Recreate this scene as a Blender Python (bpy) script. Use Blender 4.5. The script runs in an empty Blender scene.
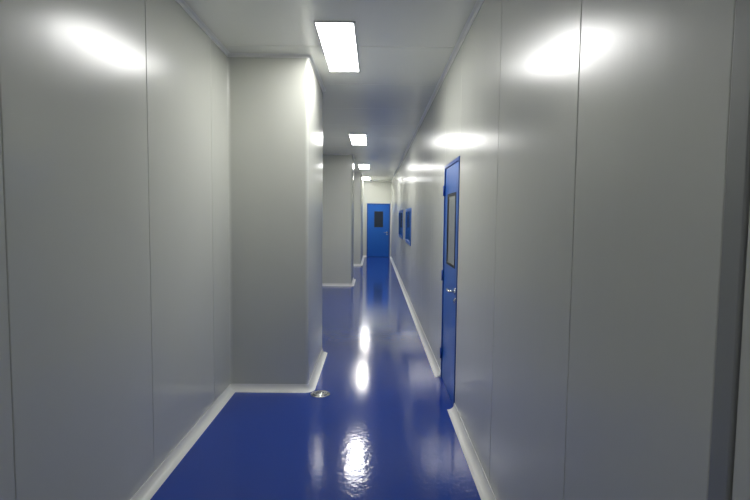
import bpy, bmesh, math
from mathutils import Vector, Matrix

XL, XR, ZC = -1.265, 0.665, 2.92
Y0, Y1 = -2.6, 19.3
sc = bpy.context.scene
sc.view_settings.view_transform = 'Standard'
sc.view_settings.look = 'None'
sc.view_settings.exposure = 0.0
sc.view_settings.gamma = 1.0

# ---------------- materials ----------------
def mat(name, col, rough=0.5, metal=0.0, spec=0.5, bump=None, emit=None, coat=0.0, colvar=0.0, bump2=None):
    m = bpy.data.materials.new(name); m.use_nodes = True
    nt = m.node_tree; b = nt.nodes['Principled BSDF']
    b.inputs['Base Color'].default_value = (*col, 1)
    b.inputs['Roughness'].default_value = rough
    b.inputs['Metallic'].default_value = metal
    b.inputs['Specular IOR Level'].default_value = spec
    b.inputs['Coat Weight'].default_value = coat
    b.inputs['Coat Roughness'].default_value = 0.08
    if emit:
        b.inputs['Emission Color'].default_value = (*emit[0], 1)
        b.inputs['Emission Strength'].default_value = emit[1]
    tc = nt.nodes.new('ShaderNodeTexCoord')
    prev = None
    for bb in (bump, bump2):
        if not bb: continue
        mp = nt.nodes.new('ShaderNodeMapping'); mp.inputs['Scale'].default_value = bb[0]
        nz = nt.nodes.new('ShaderNodeTexNoise'); nz.inputs['Scale'].default_value = 1.0
        nz.inputs['Detail'].default_value = bb[3] if len(bb) > 3 else 2.0
        bp = nt.nodes.new('ShaderNodeBump')
        bp.inputs['Strength'].default_value = bb[1]; bp.inputs['Distance'].default_value = bb[2]
        nt.links.new(tc.outputs['Object'], mp.inputs['Vector'])
        nt.links.new(mp.outputs[0], nz.inputs['Vector'])
        nt.links.new(nz.outputs['Fac'], bp.inputs['Height'])
        if prev: nt.links.new(prev.outputs[0], bp.inputs['Normal'])
        prev = bp
    if prev: nt.links.new(prev.outputs[0], b.inputs['Normal'])
    if colvar:
        n2 = nt.nodes.new('ShaderNodeTexNoise'); n2.inputs['Scale'].default_value = 0.9
        n2.inputs['Detail'].default_value = 4
        mx = nt.nodes.new('ShaderNodeMix'); mx.data_type = 'RGBA'
        mx.inputs['A'].default_value = (*[c*(1-colvar) for c in col], 1)
        mx.inputs['B'].default_value = (*[min(1, c*(1+colvar)) for c in col], 1)
        nt.links.new(tc.outputs['Object'], n2.inputs['Vector'])
        nt.links.new(n2.outputs['Fac'], mx.inputs['Factor'])
        nt.links.new(mx.outputs['Result'], b.inputs['Base Color'])
    return m

M_wall = mat('painted_steel_panel', (.665,.675,.61), .25, 0, .8, bump=((5,5,.5), .38, .004), bump2=((60,60,.8), .35, .0006), colvar=.04)
M_ceil = mat('ceiling_panel', (.87,.87,.80), .25, 0, .8, bump=((1.5,1.5,1.5), .2, .004), colvar=.03)
M_floor = mat('blue_epoxy', (.014,.058,.37), .10, 0, .6, bump=((26,26,26), .34, .0023, 1.5), bump2=((120,120,120), .24, .0005, 1.0), colvar=.12)
M_cove = mat('white_pvc_cove', (.88,.88,.85), .35)
M_alu = mat('grey_aluminium', (.33,.34,.33), .38, .2)
M_seam = mat('seam_sealant', (.22,.22,.215), .5)
M_blue = mat('blue_door_paint', (.012,.13,.54), .30, 0, .5)
M_blued = mat('blue_frame_paint', (.010,.08,.38), .32, 0, .5)
M_glass = mat('dark_glass', (.03,.04,.06), .06, 0, .8)
M_glass2 = mat('grey_glass', (.30,.33,.34), .08, 0, .8)
M_black = mat('rubber_gasket', (.02,.02,.025), .5)
M_steel = mat('stainless_steel', (.78,.78,.76), .25, 1.0)
M_white = mat('white_metal', (.8,.8,.8), .4)
M_lamp = mat('led_diffuser', (.9,.9,.9), .4, emit=((1.0,.995,.97), 28))
M_lampd = mat('led_diffuser_dim', (.9,.9,.9), .4, emit=((1.0,.995,.97), 8))

# ---------------- builder ----------------
class B:
    def __init__(s, name, mats):
        s.name, s.mats, s.bm = name, mats, bmesh.new()
    def box(s, a, b, mi=0, bev=0.0):
        t = bmesh.new(); bmesh.ops.create_cube(t, size=1)
        a, b = Vector(a), Vector(b); c = (a+b)/2; d = b-a
        for v in t.verts: v.co = Vector((v.co.x*d.x, v.co.y*d.y, v.co.z*d.z)) + c
        if bev: bmesh.ops.bevel(t, geom=list(t.edges), offset=bev, segments=2, affect='EDGES', profile=.5)
        s.merge(t, mi); return s
    def merge(s, t, mi, smooth=False):
        vm = {v: s.bm.verts.new(v.co) for v in t.verts}
        for f in t.faces:
            n = s.bm.faces.new([vm[v] for v in f.verts]); n.material_index = mi; n.smooth = smooth
        t.free()
    def cyl(s, p, axis, r, L, mi=0, seg=24, r2=None, bev=0.0):
        t = bmesh.new(); bmesh.ops.create_cone(t, cap_ends=True, segments=seg, radius1=r, radius2=r if r2 is None else r2, depth=L)
        if bev:
            es = [e for e in t.edges if abs(e.verts[0].co.z-e.verts[1].co.z) < 1e-6]
            bmesh.ops.bevel(t, geom=es, offset=bev, segments=2, affect='EDGES')
        q = Vector((0,0,1)).rotation_difference(Vector(axis)).to_matrix().to_4x4()
        bmesh.ops.transform(t, matrix=Matrix.Translation(p) @ q, verts=t.verts)
        s.merge(t, mi, True)
    def prism(s, pts, z0, z1, mi=0):
        lo = [s.bm.verts.new((x, y, z0)) for x, y in pts]; hi = [s.bm.verts.new((x, y, z1)) for x, y in pts]
        n = len(pts)
        for i in range(n):
            f = s.bm.faces.new((lo[i], lo[(i+1) % n], hi[(i+1) % n], hi[i])); f.material_index = mi
        s.bm.faces.new(hi).material_index = mi; s.bm.faces.new(lo[::-1]).material_index = mi
    def sweep(s, path, prof, mi=0):
        """path 2D, interior to the right; prof list (d,z)"""
        n = len(path); rings = []
        for i, p in enumerate(path):
            ns = []
            if i > 0: d = (Vector(p)-Vector(path[i-1])).normalized(); ns.append(Vector((d.y, -d.x)))
            if i < n-1: d = (Vector(path[i+1])-Vector(p)).normalized(); ns.append(Vector((d.y, -d.x)))
            o = ns[0] if len(ns) == 1 else (ns[0]+ns[1])/(1+ns[0].dot(ns[1]))
            rings.append([s.bm.verts.new((p[0]+o.x*q[0], p[1]+o.y*q[0], q[1])) for q in prof])
        m = len(prof)
        for i in range(n-1):
            for j in range(m):
                f = s.bm.faces.new((rings[i][j], rings[i][(j+1) % m], rings[i+1][(j+1) % m], rings[i+1][j]))
                f.material_index = mi
        s.bm.faces.new(rings[0]).material_index = mi; s.bm.faces.new(rings[-1][::-1]).material_index = mi
    def done(s, autosmooth=False):
        bmesh.ops.recalc_face_normals(s.bm, faces=s.bm.faces)
        me = bpy.data.meshes.new(s.name); s.bm.to_mesh(me); s.bm.free()
        o = bpy.data.objects.new(s.name, me); sc.collection.objects.link(o)
        for m in s.mats: me.materials.append(m)
        if autosmooth:
            for p in me.polygons: p.use_smooth = True
            me.set_sharp_from_angle(angle=math.radians(35))
        return o

G = .0022  # half gap
def panels(b, x0, x1, ys, z0=0, z1=ZC, skip=()):
    for i in range(len(ys)-1):
        if i in skip: continue
        b.box((x0, ys[i]+G, z0), (x1, ys[i+1]-G, z1), 0, .003)

# ---------------- floor / ceiling ----------------
b = B('floor', [M_floor]); b.box((XL-.1, Y0-.1, -.1), (XR+.1, Y1+.1, 0)); b.done()
b = B('ceiling', [M_ceil, M_seam])
ys = [Y0-.1] + [-.5+1.16*i for i in range(0, 17)] + [Y1+.1]
for i in range(len(ys)-1):
    b.box((XL-.06, ys[i]+G, ZC), (XR+.06, ys[i+1]-G, ZC+.05), 0, .0025)
b.box((XL-.06, Y0-.1, ZC+.05), (XR+.06, Y1+.1, ZC+.07), 1)
b.done()

# ---------------- walls ----------------
T = .05
b = B('wall_left', [M_wall, M_seam])
ly = [Y0, -.45, .62, 1.72, 2.82, 3.92, 4.98, 5.98, 7.05, 8.12, 9.19, 10.26, 11.33, 12.4, 13.47, 14.54, 15.61, 17, 18.2, Y1]
panels(b, XL-T, XL, ly)
b.box((XL-T-.02, Y0, 0), (XL-T, Y1, ZC), 1)
for y in ly[1:-1]: b.box((XL-T, y-G, .06), (XL-.005, y+G, ZC-.03), 1)
b.done()

DY0, DY1, DZ = 3.95, 4.77, 2.035       # near door
W1 = (9.0, 10.5); W2 = (11.6, 13.4); WZ = (1.03, 1.72)
b = B('wall_right', [M_wall, M_seam])
def pr(y0, y1, z0=0, z1=ZC):
    b.box((XR, y0+G, z0), (XR+T, y1-G, z1), 0, .003)
for y0, y1 in [(Y0,-1.2),(-1.2,-.13),(-.13,.893),(.953,1.67),(1.67,2.73),(2.73,DY0),(DY1,5.8),(5.8,6.87),(6.87,7.94),(7.94,9.0),(10.5,11.6),(13.4,14.5),(14.5,15.6),(15.6,16.7),(16.7,17.9),(17.9,Y1)]:
    pr(y0, y1)
for y in (-1.2,-.13,1.67,2.73,5.8,6.87,7.94,14.5,15.6,16.7,17.9):   # sealant in the joints
    b.box((XR+.005, y-G, .06), (XR+T, y+G, ZC-.03), 1)
pr(DY0, DY1, DZ, ZC)
for w in (W1, W2):
    pr(w[0], w[1], 0, WZ[0]); pr(w[0], w[1], WZ[1], ZC)
b.box((XR+T, Y0, 0), (XR+T+.02, Y1, ZC), 1)
b.done()

b = B('trim_1', [M_alu])   # aluminium joint profile close to the camera
b.box((XR-.004, .896, 0), (XR+T, .950, ZC), 0, .004)
b.done()

FX0, FX1, FZ = -.285, .605, 2.06       # far door opening
b = B('wall_far', [M_wall])
b.box((XL-T, Y1, 0), (FX0, Y1+T, ZC), 0, .002); b.box((FX1, Y1, 0), (XR+T, Y1+T, ZC), 0, .002)
b.box((FX0, Y1, FZ), (FX1, Y1+T, ZC), 0, .002)
b.done()
b = B('wall_near', [M_wall])
for x0, x1 in ((XL-T, -.3), (-.3, XR+T)): b.box((x0+G, Y0-T, 0), (x1-G, Y0, ZC), 0, .002)
b.done()

# ---------------- boxed-in columns ----------------
def rc(cx, cy, r, a0, a1, n=8):
    return [(cx+r*math.cos(math.radians(a0+(a1-a0)*i/n)), cy+r*math.sin(math.radians(a0+(a1-a0)*i/n))) for i in range(n+1)]
R = .03
cols = [(-.575, 4.36, 5.6), (-.50, 11.1, 12.3), (-.42, 15.8, Y1)]
def colpath(x, y0, y1, last=False):
    p = [(XL, y0)] + rc(x-R, y0+R, R, -90, 0)
    p += [(x, y1)] if last else rc(x-R, y1-R, R, 0, 90) + [(XL, y1)]
    return p
for i, (x, y0, y1) in enumerate(cols):
    b = B('wall_column', [M_wall])
    pts = colpath(x, y0, y1, i == 2)
    if i == 2: pts += [(XL, y1)]
    b.prism(pts, 0, ZC); b.done(True)

# ---------------- coves ----------------
def cove(r, lip=.006, floor=True, n=6):
    p = [(0, 0), (0, r+lip), (.004, r+lip)]
    p += [(.004+r-r*math.cos(a), .0015+r-r*math.sin(a)) for a in [math.pi/2*k/n for k in range(n+1)]]
    p += [(r+.010, 0)]
    if not floor: p = [(d, ZC-z) for d, z in p]
    return p
leftpath = [(XL, Y0)]
for i, c in enumerate(cols): leftpath += colpath(*c, i == 2)
leftfloor = leftpath + [(FX0, Y1)]
leftceil = leftpath + [(XR, Y1), (XR, Y0)]
b = B('baseboard_left', [M_cove]); b.sweep(leftfloor, cove(.050)); b.done(True)
b = B('baseboard_right', [M_cove])
b.sweep([(XR, Y1), (XR, DY1)], cove(.050)); b.sweep([(XR, DY0), (XR, Y0), (XL, Y0)], cove(.050)); b.done(True)
b = B('trim_2', [M_cove]); b.sweep(leftceil, cove(.022, .004, False)); b.done(True)
# inner vertical corner coves
b = B('trim_3', [M_wall])
for (cx, cy, sx, sy) in [(XL, cols[0][1], 1, -1), (XL, cols[0][2], 1, 1), (XL, cols[1][1], 1, -1), (XL, cols[1][2], 1, 1), (XL, 15.8, 1, -1), (XR, Y1, -1, -1)]:
    r = .025
    pts = [(cx, cy)] + [(cx+sx*(r-r*math.cos(a)), cy+sy*(r-r*math.sin(a))) for a in [math.pi/2*k/6 for k in range(7)]]
    b.prism(pts, .056, ZC-.026)
b.done(True)

# ---------------- doors ----------------
def lever(b, p, out, along, mi):
    p, out, along = Vector(p), Vector(out), Vector(along)
    b.cyl(p+out*.005, out, .027, .010, mi, bev=.002)
    b.cyl(p+out*.030, out, .010, .050, mi)
    b.cyl(p+out*.052+along*.055, along, .0095, .13, mi, bev=.003)
    b.cyl(p+out*.045+along*.118, out, .0085, .022, mi)
    q = p+Vector((0, 0, -.075))
    b.cyl(q+out*.004, out, .024, .008, mi, bev=.002)
    b.cyl(q+out*.011, out, .009, .008, mi)

b = B('door_1', [M_blue, M_blued, M_glass2, M_black, M_steel])
F = .032
x0, x1 = XR-.006, XR+T-.002
b.box((x0, DY0+G, 0), (x1, DY0+F, DZ-G), 1, .002); b.box((x0, DY1-F, 0), (x1, DY1-G, DZ-G), 1, .002)
b.box((x0, DY0+F, DZ-F), (x1, DY1-F, DZ-G), 1, .002)
wy0, wy1, wz0, wz1 = 4.10, 4.56, 1.13, 1.76
lx0, lx1 = XR+.002, XR+.042
a0, a1, zt = DY0+F+.003, DY1-F-.003, DZ-F-.003
b.box((lx0, a0, .008), (lx1, wy0, zt), 0, .0015); b.box((lx0, wy1, .008), (lx1, a1, zt), 0, .0015)
b.box((lx0, wy0, .008), (lx1, wy1, wz0), 0, 0); b.box((lx0, wy0, wz1), (lx1, wy1, zt), 0, 0)
g = .022
for (ya, yb, za, zb) in [(wy0, wy0+g, wz0, wz1), (wy1-g, wy1, wz0, wz1), (wy0+g, wy1-g, wz0, wz0+g), (wy0+g, wy1-g, wz1-g, wz1)]:
    b.box((lx0-.004, ya, za), (lx1, yb, zb), 3, .001)
b.box((lx0+.004, wy0+g, wz0+g), (lx1-.004, wy1-g, wz1-g), 2)
lever(b, (lx0, DY0+F+.055, .95), (-1, 0, 0), (0, 1, 0), 4)
for z in (.25, 1.0, 1.8): b.cyl((x0-.006, DY1-F-.002, z), (0, 0, 1), .008, .10, 1)
b.done()

b = B('door_2', [M_blue, M_blued, M_glass, M_black, M_steel])
F = .045; y0, y1 = Y1-.012, Y1+T-.002
b.box((FX0+G, y0, 0), (FX0+F, y1, FZ-G), 1, .002); b.box((FX1-F, y0, 0), (FX1-G, y1, FZ-G), 1, .002)
b.box((FX0+F, y0, FZ-F), (FX1-F, y1, FZ-G), 1, .002)
lx0, lx1, zt = FX0+F+.003, FX1-F-.003, FZ-F-.003
wx0, wx1, wz0, wz1 = 0.0, .34, 1.15, 1.76
ya, yb = Y1+.002, Y1+.042
b.box((lx0, ya, .008), (wx0, yb, zt), 0); b.box((wx1, ya, .008), (lx1, yb, zt), 0)
b.box((wx0, ya, .008), (wx1, yb, wz0), 0); b.box((wx0, ya, wz1), (wx1, yb, zt), 0)
b.box((wx0+.02, ya+.004, wz0+.02), (wx1-.02, yb, wz1-.02), 2)
for (xa, xb, za, zb) in [(wx0, wx0+.02, wz0, wz1), (wx1-.02, wx1, wz0, wz1), (wx0+.02, wx1-.02, wz0, wz0+.02), (wx0+.02, wx1-.02, wz1-.02, wz1)]:
    b.box((xa, ya-.004, za), (xb, yb, zb), 3)
lever(b, (lx1-.06, ya, .95), (0, -1, 0), (-1, 0, 0), 4)
b.done()

# ---------------- windows in right wall ----------------
for k, w in enumerate((W1, W2)):
    b = B('window_%d' % (k+1), [M_blue, M_glass, M_black])
    x0, x1, F = XR-.012, XR+T-.002, .06
    (ya, yb), (za, zb) = w, WZ
    ya += G; yb -= G; za += G; zb -= G
    b.box((x0, ya, za), (x1, ya+F, zb), 0, .003); b.box((x0, yb-F, za), (x1, yb, zb), 0, .003)
    b.box((x0, ya+F, za), (x1, yb-F, za+F), 0, .003); b.box((x0, ya+F, zb-F), (x1, yb-F, zb), 0, .003)
    b.box((XR+.006, ya+F, za+F), (XR+.03, yb-F, zb-F), 1)
    b.done()

# ---------------- ceiling lights ----------------
for k, y in enumerate([-1.12, 3.61, 8.40, 13.2, 17.4]):
    b = B('ceiling_light_panel', [M_white, M_lampd if k == 0 else M_lamp])
    xa, xb, ya, yb = -.44, -.15, y, y+1.2
    f = .012; zt, zb = ZC, ZC-.012
    b.box((xa, ya, zb), (xa+f, yb, zt), 0, .002); b.box((xb-f, ya, zb), (xb, yb, zt), 0, .002)
    b.box((xa+f, ya, zb), (xb-f, ya+f, zt), 0, .002); b.box((xa+f, yb-f, zb), (xb-f, yb, zt), 0, .002)
    b.box((xa+f, ya+f, zb+.003), (xb-f, yb-f, zt-.001), 1)
    b.done()

# ---------------- floor drain ----------------
b = B('floor_drain', [M_steel, M_black])
c = (-.455, 4.27)
b.cyl((*c, .003), (0, 0, 1), .085, .006, 0, 48, bev=.002)
b.cyl((*c, .0065), (0, 0, 1), .064, .003, 1, 48)
b.cyl((*c, .009), (0, 0, 1), .058, .004, 0, 48, bev=.001)
for k in range(8):
    a = k*math.pi/4
    b.cyl((c[0]+.034*math.cos(a), c[1]+.034*math.sin(a), .0113), (0, 0, 1), .006, .001, 1, 12)
b.done()

# ---------------- world / camera ----------------
w = bpy.data.worlds.new('world'); sc.world = w; w.use_nodes = True
w.node_tree.nodes['Background'].inputs[0].default_value = (.02, .02, .022, 1)
cam = bpy.data.cameras.new('camera'); co = bpy.data.objects.new('camera', cam); sc.collection.objects.link(co)
cam.sensor_width = 36; cam.lens = 24; cam.clip_start = .02
Rm = Matrix.Rotation(math.radians(-.12), 4, 'Z') @ Matrix.Rotation(math.radians(90-3.8), 4, 'X') @ Matrix.Rotation(math.radians(.6), 4, 'Z')
co.matrix_world = Matrix.Translation((0, 0, 1.55)) @ Rm
sc.camera = co
